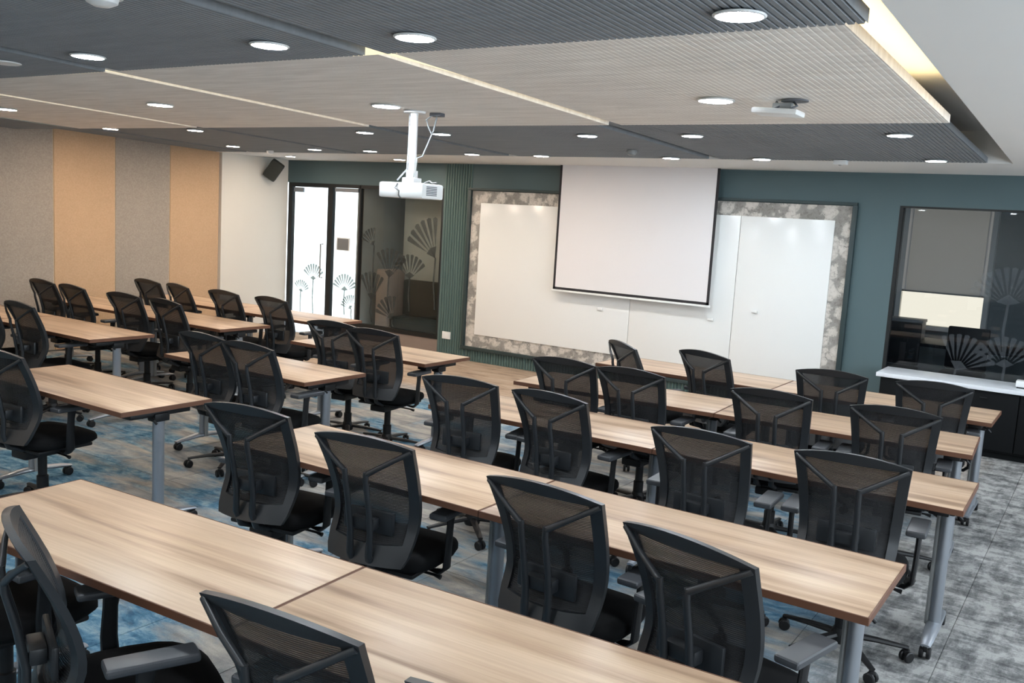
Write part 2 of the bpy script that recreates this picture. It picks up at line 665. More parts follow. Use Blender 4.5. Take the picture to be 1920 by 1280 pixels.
# pieces on the board
for lbl, x, z in (('small white magnet on the whiteboard below the left half of the screen', -5.17, .90),
                  ('small white magnet on the whiteboard under the lower right corner of the screen', -3.76, .93),
                  ('small white magnet on the whiteboard to the right of the screen', -3.27, 1.07)):
    bm = bmesh.new()
    bm_box(bm, (0, 0, 0), (.07, .02, .028), .006)
    tag(obj('magnet', bm, MT['whitepl'], None, (x, YF - .0445, z)), lbl, 'magnet', 'magnets on the whiteboard')
bm = bmesh.new()
bm_box(bm, (0, 0, 0), (.14, .012, .10), .004)
ou = tag(obj('wall_socket', bm, MT['whitepl'], None, (-7.50, YF - .022, .30)), 'white socket plate low on the green fluted wall', 'socket')
bm = bmesh.new()
bm_box(bm, (0, 0, 0), (.05, .006, .05), .002)
obj('socket_insert', bm, MT['whitepl'], ou, (.02, -.007, 0))
bm = bmesh.new()
bm_box(bm, (0, 0, 0), (.025, .008, .05), .002)
obj('rocker_switch', bm, MT['whitepl'], ou, (-.04, -.008, 0))


# ------------------------------------------------------------------ glazed openings
def leaf(name, x, z, r, a0, a1, m, parent, y, stem=.0, n=9, thick=.002):
    """fan shaped leaf film on the glass"""
    bm = bmesh.new()
    for k in range(n):
        b0 = a0 + (a1 - a0) * (k + .12) / n
        b1 = a0 + (a1 - a0) * (k + .80) / n
        r0 = r * .28
        rr = r * (1 - .06 * abs(k - n / 2) / n)
        poly = [(r0 * math.cos((b0 + b1) / 2 - .01), r0 * math.sin((b0 + b1) / 2 - .01)), (rr * math.cos(b0), rr * math.sin(b0)),
                (rr * 1.03 * math.cos((b0 + b1) / 2), rr * 1.03 * math.sin((b0 + b1) / 2)), (rr * math.cos(b1), rr * math.sin(b1))]
        bm_prism(bm, poly, 0, thick)
    if stem:
        am = (a0 + a1) / 2
        pts = [(0, 0), (-.03 * r, -stem * .5), (.05 * r, -stem)]
        for i in range(2):
            (xa, ya), (xb, yb) = pts[i], pts[i + 1]
            bm_prism(bm, [(xa - .012, ya), (xa + .012, ya), (xb + .012, yb), (xb - .012, yb)], 0, thick)
        bm_prism(bm, [(-.01, 0), (r * .3 * math.cos(a0), r * .3 * math.sin(a0)), (r * .3 * math.cos(am), r * .3 * math.sin(am)), (r * .3 * math.cos(a1), r * .3 * math.sin(a1)), (.01, 0)], 0, thick)
    bmesh.ops.rotate(bm, cent=(0, 0, 0), matrix=Matrix.Rotation(PI / 2, 3, 'X'), verts=bm.verts)
    return obj(name, bm, m, parent, Vector((x, y, z)) - PW[parent.name], smooth=False)


R = math.radians
# door leaf on the left with bright corridor behind
d1 = struct(box('door_1', (-10.66, YF, 0), (-10.58, YF + .06, 2.27), MT['blackframe']))
box('door_jamb', (-9.83, YF, 0), (-9.73, YF + .06, 2.27), MT['blackframe'], d1)
box('door_head', (-10.58, YF, 2.21), (-9.83, YF + .06, 2.27), MT['blackframe'], d1)
box('glass_leaf', (-10.57, YF + .02, .01), (-9.84, YF + .032, 2.20), MT['glassclear'], d1)
box('patch_fitting', (-10.56, YF + .012, 2.13), (-10.36, YF + .04, 2.20), MT['silver'], d1, .003)
bm = bmesh.new()
bm_tube(bm, [(0, 0, 0), (0, -.05, 0), (0, -.05, .5), (0, 0, .5)], .011, seg=8, up=(1, 0, 0))
obj('pull_handle', bm, MT['greypl'], d1, Vector((-9.92, YF + .02, .88)) - PW[d1.name])
leaf('leaf_film', -10.10, .82, .25, R(30), R(150), MT['leafpale'], d1, YF + .016, .5)
leaf('leaf_film', -10.36, .62, .19, R(20), R(140), MT['leafpale'], d1, YF + .016, .4)
# fixed bright pane
w1 = struct(box('window_1', (-9.73, YF, 2.22), (-9.18, YF + .06, 2.27), MT['blackframe']))
box('glass_pane', (-9.73, YF + .02, .28), (-9.20, YF + .032, 2.22), MT['glassclear'], w1)
box('bottom_rail', (-9.73, YF, .22), (-9.18, YF + .06, .28), MT['blackframe'], w1)
box('lower_panel', (-9.73, YF + .01, 0), (-9.18, YF + .05, .22), MT['brown'], w1)
box('top_clip', (-9.70, YF + .01, 2.16), (-9.24, YF + .04, 2.215), MT['silver'], w1)
leaf('leaf_film', -9.45, .72, .25, R(15), R(165), MT['leafpale'], w1, YF + .016, .35, 11)
leaf('leaf_film', -9.30, .46, .22, R(75), R(170), MT['leafpale'], w1, YF + .016, .15, 8)
nt = tag(box('notice', (-9.63, YF + .004, 1.31), (-9.37, YF + .014, 1.50), MT['whitepl']), 'small grey notice in a white border stuck on the bright glass pane', 'sign')
box('notice_print', (-9.61, YF + .002, 1.32), (-9.39, YF + .0045, 1.485), MT['sign'], nt)
# dim tinted panes
w2 = struct(box('window_2', (-9.20, YF, 2.22), (-7.67, YF + .06, 2.27), MT['blackframe']))
box('glass_pane', (-9.18, YF + .02, .28), (-8.435, YF + .032, 2.22), MT['glasstint'], w2)
box('glass_pane', (-8.43, YF + .02, .28), (-7.69, YF + .032, 2.22), MT['glasstint'], w2)
box('window_post', (-9.20, YF, .28), (-9.17, YF + .06, 2.22), MT['blackframe'], w2)
box('window_post', (-7.70, YF, .28), (-7.67, YF + .06, 2.22), MT['blackframe'], w2)
box('bottom_rail', (-9.18, YF, .22), (-7.67, YF + .06, .28), MT['blackframe'], w2)
box('lower_panel', (-9.18, YF + .01, 0), (-7.67, YF + .05, .22), MT['brown'], w2)
leaf('leaf_film', -8.90, 1.42, .26, R(85), R(165), MT['leafdark'], w2, YF + .017, .6, 6)
leaf('leaf_film', -8.60, .98, .42, R(40), R(130), MT['leafdark'], w2, YF + .017, .5, 7)
leaf('leaf_film', -8.22, 1.00, .34, R(35), R(150), MT['leafdark'], w2, YF + .017, .45, 8)
leaf('leaf_film', -7.78, 1.32, .56, R(88), R(160), MT['leafdark'], w2, YF + .017, .7, 6)
leaf('leaf_film', -8.92, .62, .42, R(55), R(125), MT['leafdark'], w2, YF + .017, .3, 6)
leaf('leaf_film', -8.50, .40, .34, R(80), R(170), MT['leafdark'], w2, YF + .017, .1, 6)
# bright corridor: a lit white bay behind door and first pane
co = struct(box('wall_corridor', (-13.6, 12.2, 0), (-9.3, 12.3, 2.9), MT['white']))
box('corridor_floor', (-13.6, YF + .13, -.1), (-9.3, 12.2, 0), MT['counter'], co)
box('corridor_ceiling', (-13.6, YF + .13, 2.9), (-9.3, 12.3, 3.0), MT['white'], co)
box('corridor_side', (-9.29, YF + .065, 0), (-9.22, 12.2, 2.9), MT['darkroom'], co)
w4 = struct(box('window_4', (-13.4, 12.14, .25), (-10.3, 12.19, 2.8), MT['day']))
# dim side room behind the tinted panes
dr = struct(box('wall_side_room', (-9.2, 12.6, 0), (-5.2, 12.7, 2.9), MT['darkroom']))
struct(box('ceiling_side_room', (-9.2, YF + .13, 2.9), (-5.2, 12.6, 3.0), MT['darkroom']))
struct(box('floor_side_room', (-9.2, YF + .13, -.1), (-5.2, 12.6, 0), MT['subfloor']))
struct(box('wall_side_room_end', (-5.3, YF + .13, 0), (-5.2, 12.6, 2.9), MT['darkroom']))
bb = tag(box('partition_board', (-8.85, 10.45, .02), (-7.85, 10.5, 2.5), MT['blind'], bev=.004), 'pale grey partition board standing behind the tinted glass', 'board')
so = thing('sofa', 'dark green padded sofa behind the tinted glass by the fluted wall', 'sofa', (-8.25, 10.25, 0))
box('seat_base', (-8.72, 10.06, .05), (-7.8, 10.43, .42), MT['sofa'], so, .04)
box('backrest', (-8.72, 10.32, .42), (-7.8, 10.44, .95), MT['sofa'], so, .04)
box('armrest', (-7.82, 10.06, .05), (-7.72, 10.43, .62), MT['sofa'], so, .03)
cb = thing('cabinet', 'low brown cabinet behind the tinted glass left of the sofa', 'cabinet', (-8.88, 10.2, 0))
box('body', (-8.98, 10.04, .02), (-8.76, 10.40, 1.08), MT['brown'], cb, .006)
box('cabinet_door', (-8.975, 10.028, .06), (-8.765, 10.04, 1.05), MT['brown'], cb, .004)

# right hand window onto a dark meeting room
w3 = struct(box('window_3', (-1.90, YF, 2.262), (XR, YF + .06, 2.285), MT['blackframe']))
box('window_post', (-1.90, YF, .30), (-1.865, YF + .06, 2.262), MT['blackframe'], w3)
box('window_post', (.36, YF, .30), (.40, YF + .06, 2.262), MT['blackframe'], w3)
box('bottom_rail', (-1.90, YF, .30), (XR, YF + .06, .36), MT['blackframe'], w3)
box('glass_pane', (-1.865, YF + .02, .36), (.36, YF + .032, 2.262), MT['glassdark'], w3)
box('glass_pane', (.40, YF + .02, .36), (XR, YF + .032, 2.262), MT['glassdark'], w3)
leaf('leaf_film', -.84, 1.38, .36, R(20), R(165), MT['leafgrey'], w3, YF + .017, .5, 12)
leaf('leaf_film', -1.22, .70, .36, R(15), R(120), MT['leafgrey'], w3, YF + .017, .3, 9)
leaf('leaf_film', -.80, .78, .30, R(30), R(160), MT['leafgrey'], w3, YF + .017, .3, 9)
mr = struct(box('wall_meeting_room', (-5.2, 13.1, 0), (XR, 13.2, 2.9), MT['darkroom']))
struct(box('ceiling_meeting_room', (-5.2, YF + .13, 2.9), (XR, 13.1, 3.0), MT['darkroom']))
struct(box('floor_meeting_room', (-5.2, YF + .13, -.1), (XR, 13.1, 0), MT['subfloor']))
struct(box('wall_meeting_room_end', (XR - .1, YF + .13, 0), (XR, 13.1, 2.9), MT['darkroom']))
w5 = struct(box('window_5', (-2.36, 13.03, .86), (-1.38, 13.09, 2.47), MT['day2']))
rb = thing('roller_blind', 'grey roller blind half down over the window of the dark room', 'blind', (-1.86, 12.98, 1.30))
box('blind_cloth', (-2.33, 12.955, 1.30), (-1.41, 12.96, 2.47), MT['blindcloth'], rb)
box('bottom_bar', (-2.36, 12.945, 1.28), (-1.38, 12.97, 1.30), MT['greypl'], rb)
for x in (-2.42, -1.38):
    box('side_guide', (x + (.0 if x < -2 else -.045), 12.945, 1.28), (x + (.105 if x < -2 else .06), 12.95, 2.5), MT['guide'], rb)
    box('window_side', (x, 12.94, .80), (x + .06, 13.09, 2.5), MT['white'], w5)
box('window_sill', (-2.42, 12.92, .80), (-1.32, 13.09, .86), MT['white'], w5)


def meeting_chair(x, y, rz, label):
    t = thing('meeting_chair', label, 'chair', (x, y, 0), rz, 'dark chairs in the meeting room')
    for n_, c, s in (('seat', (0, 0, .45), (.46, .46, .07)), ('backrest', (0, -.22, .74), (.44, .05, .5))):
        bm = bmesh.new()
        bm_box(bm, c, s, .025)
        obj(n_, bm, MT['plastic2'], t)
    for sx in (-1, 1):
        for sy in (-1, 1):
            bm = bmesh.new()
            bm_tube(bm, [(sx * .2, sy * .2, 0), (sx * .19, sy * .19, .42)], .014)
            obj('leg', bm, MT['blackmetal'], t)


meeting_chair(-2.05, 11.3, PI, 'dark chair behind the right window, below the left of the blind')
meeting_chair(-1.35, 11.45, PI, 'dark chair behind the right window, below the right of the blind')
mt = thing('meeting_table', 'dark table behind the right window beneath the bright strip', 'table', (-1.6, 12.15, 0))
box('tabletop', (-2.5, 11.75, .70), (-.5, 12.55, .74), MT['plastic2'], mt, .006)
for sx in (-2.4, -.6):
    for sy_ in (11.85, 12.45):
        box('leg', (sx - .03, sy_ - .03, 0), (sx + .03, sy_ + .03, .70), MT['blackmetal'], mt)
bx = thing('storage_box', 'pale box on the dark table under the bright strip', 'box', (-2.1, 12.2, .74))
box('body', (-2.32, 12.05, .741), (-1.92, 12.35, .95), MT['greypl'], bx, .004)
box('lid', (-2.33, 12.04, .951), (-1.91, 12.36, .985), MT['greypl'], bx, .006)

# low cabinet with white top at the right
ca = thing('credenza', 'long black credenza with white top under the dark right window', 'cabinet', (-.2, 9.58, 0))
box('carcass', (-1.80, 9.335, .06), (1.2, 9.82, .62), MT['cabinet'], ca, .004)
box('plinth', (-1.77, 9.37, 0), (1.17, 9.80, .06), MT['cabinet'], ca)
box('worktop', (-1.84, 9.30, .62), (1.22, 9.835, .66), MT['counter'], ca, .004)
for i in range(5):
    x = -1.79 + i * .598
    d = box('cabinet_door', (x, 9.318, .08), (x + .588, 9.335, .61), MT['cabinet'], ca, .003)
    box('door_handle', (x + .27, 9.305, .55), (x + .33, 9.318, .56), MT['blackmetal'], d)
tb = thing('tissue_box', 'small white box with a dark base at the right end of the credenza', 'box', (-.60, 9.52, .66))
box('body', (-.66, 9.46, .672), (-.5, 9.58, .73), MT['whitepl'], tb, .01)
box('base', (-.65, 9.47, .661), (-.51, 9.57, .672), MT['plastic2'], tb)


# ------------------------------------------------------------------ ceiling
ce = struct(box('ceiling', (XL, YB, 2.86), (XR, YF, 2.95), MT['plenum']))
SL = .0245


def soffit(lo, hi, m='soffit'):
    return box('soffit', lo, hi, MT[m], ce)


soffit((XL, 8.47, 2.6), (XR, YF, 2.86))
# right soffit follows a line that closes slightly towards the front
bm = bmesh.new()
bm_prism(bm, [(-.50, YB), (XR, YB), (XR, 8.47), (-.815, 8.47)], 2.6, 2.86)
obj('soffit', bm, MT['soffit'], ce, -PW[ce.name], smooth=False)


def panel(x0, x1, y0, y1, yf, m, pitch, depth):
    """one hanging panel: ribbed underside running front to back, tilted, with its own thickness"""
    bm = bmesh.new()
    n = max(4, int((x1 - x0) / pitch))
    th = .045
    prof = []
    for i in range(n):
        a = (x1 - x0) / n
        xs = x0 + i * a
        prof += [(xs, 0), (xs + a * .62, 0), (xs + a * .70, depth), (xs + a * .92, depth)]
    prof.append((x1, 0))
    zl = lambda y: 2.6 + SL * (yf - y)
    rings = []
    for y in (y0, y1):
        lo = [bm.verts.new((x, y, zl(y) + d)) for x, d in prof]
        ta, tb_ = bm.verts.new((x0, y, zl(y) + th)), bm.verts.new((x1, y, zl(y) + th))
        rings.append((lo, ta, tb_))
    (la, a0, a1), (lb, b0, b1) = rings
    for i in range(len(la) - 1):
        bm.faces.new((la[i], la[i + 1], lb[i + 1], lb[i]))
    bm.faces.new((a0, a1, b1, b0))
    bm.faces.new((la[0], lb[0], b0, a0))
    bm.faces.new((la[-1], a1, b1, lb[-1]))
    bm.faces.new(la + [a1, a0])
    bm.faces.new(lb + [b1, b0])
    return obj('ceiling_panel', bm, MT[m], ce, -PW[ce.name], smooth=False)


G = .065
xs = [-.75, -2.81, -4.75, -6.85, -8.95, XL + .02]
for i in range(5):
    panel(xs[i + 1] + (G if i < 4 else 0), xs[i] - (G if i else 0), -.6, 3.08, 3.08, 'darkpanel', .03, .007)
    panel(xs[i + 1] + (G if i < 4 else 0), xs[i] - (G if i else 0), YB + .05, -.75, -.75, 'whitepanel', .03, .001)
xs = [-.89, -2.99, -5.2, -7.39, -9.42]
for i in range(4):
    panel(xs[i + 1] + (G * .75 if i < 4 else 0), xs[i] - (G * .75 if i else 0), 3.0, 5.70, 5.70, 'whitepanel', .03, .0009)
panel(XL + .06, -9.47, 3.0, 5.70, 5.70, 'darkpanel', .03, .007)
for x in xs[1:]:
    box('led_strip', (x - .048, 2.98, 2.668), (x + .048, 5.68, 2.676), MT['led'], ce)  # glowing strip stands for the LED and the panel sides it lights
    box('led_strip', (x + .02, 3.09, 2.604), (x + .30, 3.10, 2.658), MT['led'], ce)  # glowing patch stands for the fascia face lit through the gap
# cove light along the right hand edge of the pale panels, lying on top of the panel
bm = bmesh.new()
zt_ = lambda y: 2.6 + SL * (5.7 - y) + .046
for pts in (((-1.05, 0), (-1.0, 0), (-1.0, .012), (-1.05, .012)),):
    ra = [bm.verts.new((x, 3.1, zt_(3.1) + z)) for x, z in pts]
    rb_ = [bm.verts.new((x, 5.6, zt_(5.6) + z)) for x, z in pts]
    for i in range(4):
        bm.faces.new((ra[i], ra[(i + 1) % 4], rb_[(i + 1) % 4], rb_[i]))
    bm.faces.new(ra)
    bm.faces.new(rb_)
obj('cove_led', bm, MT['ledcove'], ce, -PW[ce.name], smooth=False)
xs = [-1.0, -3.33, -5.64, -7.9, -9.9]
for i in range(4):
    panel(xs[i + 1] + G, xs[i] - (G if i else 0), 5.78, 8.44, 8.44, 'darkpanel', .03, .007)
panel(XL + .06, -9.9 - G, 5.78, 8.44, 8.44, 'darkpanel', .03, .007)


def downlight_meshes():
    bm = bmesh.new()
    bm_lathe(bm, [(.080, 0), (.090, -.002), (.093, -.006), (.083, -.011), (.080, -.007)], 24)
    a = bpy.data.meshes.new('trim_ring')
    bmesh.ops.recalc_face_normals(bm, faces=bm.faces)
    bm.to_mesh(a)
    bm.free()
    for p in a.polygons:
        p.use_smooth = True
    a.materials.append(MT['whitepl'])
    out = [a]
    for m in (LC, LW, MT['whitepl']):
        bm = bmesh.new()
        bm_lathe(bm, [(.081, -.004), (.081, -.010)], 20)
        bmesh.ops.recalc_face_normals(bm, faces=bm.faces)
        b = bpy.data.meshes.new('diffuser')
        bm.to_mesh(b)
        bm.free()
        b.materials.append(m)
        out.append(b)
    return out


DL = downlight_meshes()


def downlight(x, y, z, label, kind, scale=1.0):
    t = thing('downlight', label, 'downlight', (x, y, z), 0, 'round ceiling downlights')
    for nme, me in (('trim_ring', DL[0]), ('diffuser', DL[1 + kind])):
        o = bpy.data.objects.new(nme, me)
        C.objects.link(o)
        o.parent = t
        o.scale = (scale, scale, 1)
    return t


zp = lambda y, yf: 2.6 + SL * (yf - y) - .002
for x, y, k, l in ((-4.399, 2.721, 0, 'leftmost lit downlight of the near dark ceiling panels'), (-3.146, 2.776, 0, 'downlight second from left in the near dark ceiling panels'),
                   (-2.379, 2.824, 0, 'downlight in the near dark ceiling panel just before the yellow gap'), (-1.086, 2.85, 0, 'rightmost and largest downlight in the near dark ceiling panels')):
    downlight(x, y, zp(y, 3.08), 'round white ' + l, k, .92)
downlight(-5.17, 2.713, zp(2.713, 3.08), 'unlit round downlight at the left edge of the near dark ceiling panels', 2, .92)
for x, y, k, l in ((-8.426, 4.425, 1, 'downlight at the far left edge of the pale ceiling panels'), (-6.229, 4.438, 1, 'warm downlight second from left in the pale ceiling panels'),
                   (-4.192, 4.712, 0, 'downlight in the pale ceiling panel left of the projector pole'), (-1.907, 4.767, 0, 'bright downlight in the rightmost pale ceiling panel')):
    downlight(x, y, zp(y, 5.7), 'round white ' + l, k, 1.1)
FD = [(-9.514, 6.149, 1, 'leftmost of the first row in the far dark ceiling panels'), (-8.253, 6.306, 1, 'second from left of the first row in the far dark ceiling panels'),
      (-6.034, 6.499, 1, 'first row of far dark ceiling panels, left of the projector pole'), (-5.213, 6.616, 0, 'first row of far dark ceiling panels, right of the projector pole'),
      (-3.777, 6.723, 0, 'first row of far dark ceiling panels, left of the dark gap'), (-2.854, 6.722, 0, 'first row of far dark ceiling panels, right of the dark gap'),
      (-1.346, 6.693, 0, 'rightmost of the first row in the far dark ceiling panels'), (-9.376, 7.728, 1, 'leftmost of the last row, above the pilaster'),
      (-8.207, 7.978, 1, 'second from left of the last row, above the bright door'), (-7.405, 8.077, 1, 'third from left of the last row, left of the projector'),
      (-6.079, 8.269, 1, 'last row of ceiling downlights, just right of the projector'), (-5.218, 8.332, 1, 'last row of ceiling downlights, above the left screen edge'),
      (-3.75, 8.357, 0, 'last row of ceiling downlights, above the right half of the screen'), (-2.844, 8.336, 0, 'last row of ceiling downlights, right of the screen'),
      (-1.359, 8.267, 0, 'rightmost of the last row, above the dark window')]
for x, y, k, l in FD:
    downlight(x, y, zp(y, 8.45), 'round downlight, ' + l, k, .95)
downlight(-7.92, 9.2, 2.598, 'round downlight in the white soffit behind the projector', 1, .9)
downlight(-9.71, 8.99, 2.598, 'small warm downlight in the white soffit above the bright door', 1, .8)
# two unseen rows on the same grid, the nearer added to brighten the foreground
for x, y, l in ((-8.3, -6.9, 'leftmost'), (-6.2, -5.3, 'second from left'), (-4.2, -3.64, 'second from right'), (-1.9, -1.93, 'rightmost')):
    downlight(x, .8, zp(.8, 3.08), 'round downlight, %s of the dark ceiling row above the viewer' % l, 0 if x > -5 else 1)
    downlight(y, -1.4, zp(-1.4, -.75), 'round downlight, %s of the pale ceiling row by the back wall' % l, 0 if x > -5 else 1)
downlight(.9, 4.2, 2.598, 'round downlight in the white right soffit, middle', 0)
downlight(.9, 1.2, 2.598, 'round downlight in the white right soffit, near the back', 0)
downlight(.9, 7.4, 2.598, 'round downlight in the white right soffit, near the credenza', 0)


def dome(name, label, x, y, z, r, h, m):
    t = thing(name, label, 'smoke detector', (x, y, z))
    bm = bmesh.new()
    bm_lathe(bm, [(r * .92, 0), (r, -h * .2), (r * .98, -h * .5)], 20)
    obj('base', bm, m, t)
    bm = bmesh.new()
    bm_lathe(bm, [(r * .8, -h * .5), (r * .74, -h * .8), (r * .4, -h), (.004, -h * 1.02)], 20)
    obj('cover', bm, m, t)
    return t


dome('smoke_detector', 'white domed smoke detector at the top of the near dark ceiling panel', -3.02, 1.92, zp(1.92, 3.08), .07, .06, MT['whitepl'])
dome('smoke_detector', 'small grey domed detector on the far dark ceiling panel', -3.877, 7.76, zp(7.76, 8.44), .05, .05, MT['greypl'])
dome('smoke_detector', 'small pale detector at the left end of the far dark ceiling', -9.236, 8.2, zp(8.2, 8.44), .05, .05, MT['whitepl'])
se = thing('ceiling_sensor', 'small white box sensor at the edge of the far dark ceiling', 'sensor', (-2.142, 8.36, zp(8.36, 8.44)))
bm = bmesh.new()
bm_box(bm, (0, 0, -.02), (.11, .08, .04), .008)
obj('housing', bm, MT['whitepl'], se)
bm = bmesh.new()
bm_lathe(bm, [(.02, -.04), (.015, -.048), (.004, -.05)], 12)
obj('lens', bm, MT['greypl'], se)
# hanging access point with cables
ap = thing('access_point', 'white hanging access point with loose cables on the pale ceiling', 'access point', (-1.566, 4.827, zp(4.827, 5.7)))
bm = bmesh.new()
bm_lathe(bm, [(.07, 0), (.07, -.006)], 20, (.06, .02, 0))
obj('ceiling_hole_cover', bm, MT['vent'], ap)
bm = bmesh.new()
bm_box(bm, (-.01, -.02, -.065), (.24, .16, .03), .012, Matrix.Rotation(.06, 3, 'Y'))
obj('housing', bm, MT['whitepl'], ap)
bm = bmesh.new()
bm_box(bm, (.0, .02, -.03), (.10, .05, .035), .006)
obj('bracket', bm, MT['greypl'], ap)
for dx in (-.04, .05):
    bm = bmesh.new()
    bm_tube(bm, [(dx, .03, -.004), (dx + .03, .0, -.03), (dx, -.02, -.05)], .006)
    obj('cable', bm, MT['vent'], ap)

# projector on its pole
pr = thing('projector', 'white projector hanging from the pale ceiling on a white pole', 'projector', (-4.16, 4.97, 2.02), R(6))
zt = zp(4.97, 5.7) - 2.02
bm = bmesh.new()
bm_box(bm, (0, 0, .055), (.36, .27, .105), .016)
body = obj('projector_body', bm, MT['whitepl'], pr)
bm = bmesh.new()
bm_lathe(bm, [(.045, 0), (.045, .03), (.036, .032), (.034, .014)], 20, (-.08, .13, .055), Matrix.Rotation(-PI / 2, 4, 'X'))
obj('lens', bm, MT['plastic2'], body)
for i in range(6):
    bm = bmesh.new()
    bm_box(bm, (.1805, -.02, .03 + i * .011), (.004, .13, .006))
    obj('vent_slat', bm, MT['vent'], body)
bm = bmesh.new()
bm_box(bm, (0, 0, .125), (.10, .10, .04), .006)
bm_box(bm, (0, 0, .165), (.06, .06, .06), .006)
obj('mount_bracket', bm, MT['whitepl'], pr)
bm = bmesh.new()
bm_lathe(bm, [(.027, .17), (.027, zt - .01)], 16)
obj('pole', bm, MT['whitepl'], pr)
bm = bmesh.new()
bm_lathe(bm, [(.075, zt - .014), (.08, zt)], 20)
obj('ceiling_flange', bm, MT['whitepl'], pr)
bm = bmesh.new()
bm_box(bm, (.12, .10, zt - .012), (.09, .06, .024), .004)
obj('cable_box', bm, MT['vent'], pr)
for p in ([(.12, .10, zt - .02), (.11, .08, zt - .12), (.06, .03, zt - .30), (.035, 0, .28), (.04, -.02, .14)],
          [(.09, .08, zt - .02), (.06, .06, zt - .05), (.08, .06, zt - .10), (.10, .07, zt - .14)],
          [(-.035, 0, zt - .02), (-.04, 0, zt - .3), (-.03, -.02, .2), (-.06, -.09, .12)],
          [(-.02, -.137, .10), (-.035, -.15, .07), (.0, -.15, .05), (-.005, -.145, .02), (.01, -.14, .0)],
          [(.14, -.05, .11), (.18, -.05, .125), (.21, -.06, .11), (.25, -.07, .115)]):
    bm = bmesh.new()
    bm_tube(bm, p, .006, seg=6)
    obj('cable', bm, MT['cable'], pr)

# wall speaker by the corner
spk = thing('wall_speaker', 'dark tilted loudspeaker high on the white wall by the corner', 'speaker', (XL + .16, 9.42, 2.42), R(48))
bm = bmesh.new()
bm_box(bm, (0, 0, 0), (.20, .18, .28), .03, Matrix.Rotation(R(33), 3, 'Y') @ Matrix.Rotation(R(14), 3, 'X'))
obj('cabinet', bm, MT['speaker'], spk)
bm = bmesh.new()
bm_box(bm, (0, -.092, 0), (.17, .012, .25), .004, Matrix.Rotation(R(33), 3, 'Y') @ Matrix.Rotation(R(14), 3, 'X'))
obj('grille', bm, MT['speaker'], spk)
bm = bmesh.new()
bm_tube(bm, [(-.02, .08, 0), (-.06, .09, .01)], .018)
obj('wall_bracket', bm, MT['plastic2'], spk)


# ------------------------------------------------------------------ tables
def table_proto():
    t = thing('training_table', 'x', 'table')
    bm = bmesh.new()
    bm_box(bm, (0, 0, .7385), (1.505, .595, .025), .004)
    obj('tabletop', bm, MT['top'], t)
    bm = bmesh.new()
    for a, b, c, d in ((-.7575, -.3025, .7575, -.2965), (-.7575, .2965, .7575, .3025), (-.7575, -.2965, -.7515, .2965), (.7515, -.2965, .7575, .2965)):
        bm_box(bm, ((a + c) / 2, (b + d) / 2, .737), (c - a, d - b, .028), .0015, seg=1)
    obj('edge_band', bm, MT['edge'], t, smooth=False)
    bm = bmesh.new()
    bm_box(bm, (0, 0, .685), (1.26, .05, .03), .006)
    obj('cross_beam', bm, MT['blackmetal'], t)
    bm = bmesh.new()
    bm_box(bm, (0, .16, .714), (1.30, .03, .02), .004)
    bm_box(bm, (0, -.16, .714), (1.30, .03, .02), .004)
    obj('top_rail', bm, MT['blackmetal'], t)
    for s in (-1, 1):
        bm = bmesh.new()
        x = s * .665
        bm_tube(bm, [(x, 0, .075), (x, 0, .665)], .027, .036, 16, (0, 1, 0))
        leg = obj('leg', bm, MT['silver'], t)
        bm = bmesh.new()
        bm_tube(bm, [(x - s * .034, 0, .08), (x - s * .034, 0, .66)], .012, .016, 8, (0, 1, 0))
        obj('cable_channel', bm, MT['greypl'], leg)
        bm = bmesh.new()
        bm_tube(bm, [(x, -.255, .066), (x, -.20, .074), (x, -.06, .088), (x, .06, .088), (x, .20, .074), (x, .255, .066)], [.022, .028, .034, .034, .028, .022], [.008, .013, .018, .018, .013, .008], 12)
        obj('foot', bm, MT['silver'], leg)
        for q in (-1, 1):
            bm = bmesh.new()
            for o_ in (-.016, .016):
                bm_lathe(bm, [(.024, -.009), (.028, -.006), (.028, .006), (.024, .009)], 12, (x + o_, q * .235, .028), Matrix.Rotation(PI / 2, 4, 'Y'))
            bm_box(bm, (x, q * .235, .05), (.022, .04, .03), .004)
            obj('caster', bm, MT['plastic2'], leg)
        bm = bmesh.new()
        bm_box(bm, (x - s * .02, 0, .694), (.09, .40, .03), .008)
        bm_box(bm, (x, 0, .672), (.075, .10, .05), .01)
        br = obj('tilt_bracket', bm, MT['blackmetal'], t)
        bm = bmesh.new()
        bm_tube(bm, [(x + s * .03, -.06, .675), (x + s * .055, -.07, .665), (x + s * .07, -.06, .645)], .007)
        obj('release_lever', bm, MT['blackmetal'], br)
    return t


TP = table_proto()
used = []


def table(x, y, rz, label, group):
    if not used:
        used.append(1)
        TP.location = (x, y, 0)
        TP.rotation_euler = (0, 0, rz)
        TP['label'] = label
        TP['group'] = group
        return TP
    return dup(TP, (x, y, 0), rz, label, group)


def pair(xs_, ys_, deg, row):
    a = R(deg)
    for s, side in ((-1, 'left'), (1, 'right')):
        table(xs_ + s * .759 * math.cos(a), ys_ + s * .759 * math.sin(a), a, 'oak training table, %s half of the %s' % (side, row), 'paired tables of the right block')


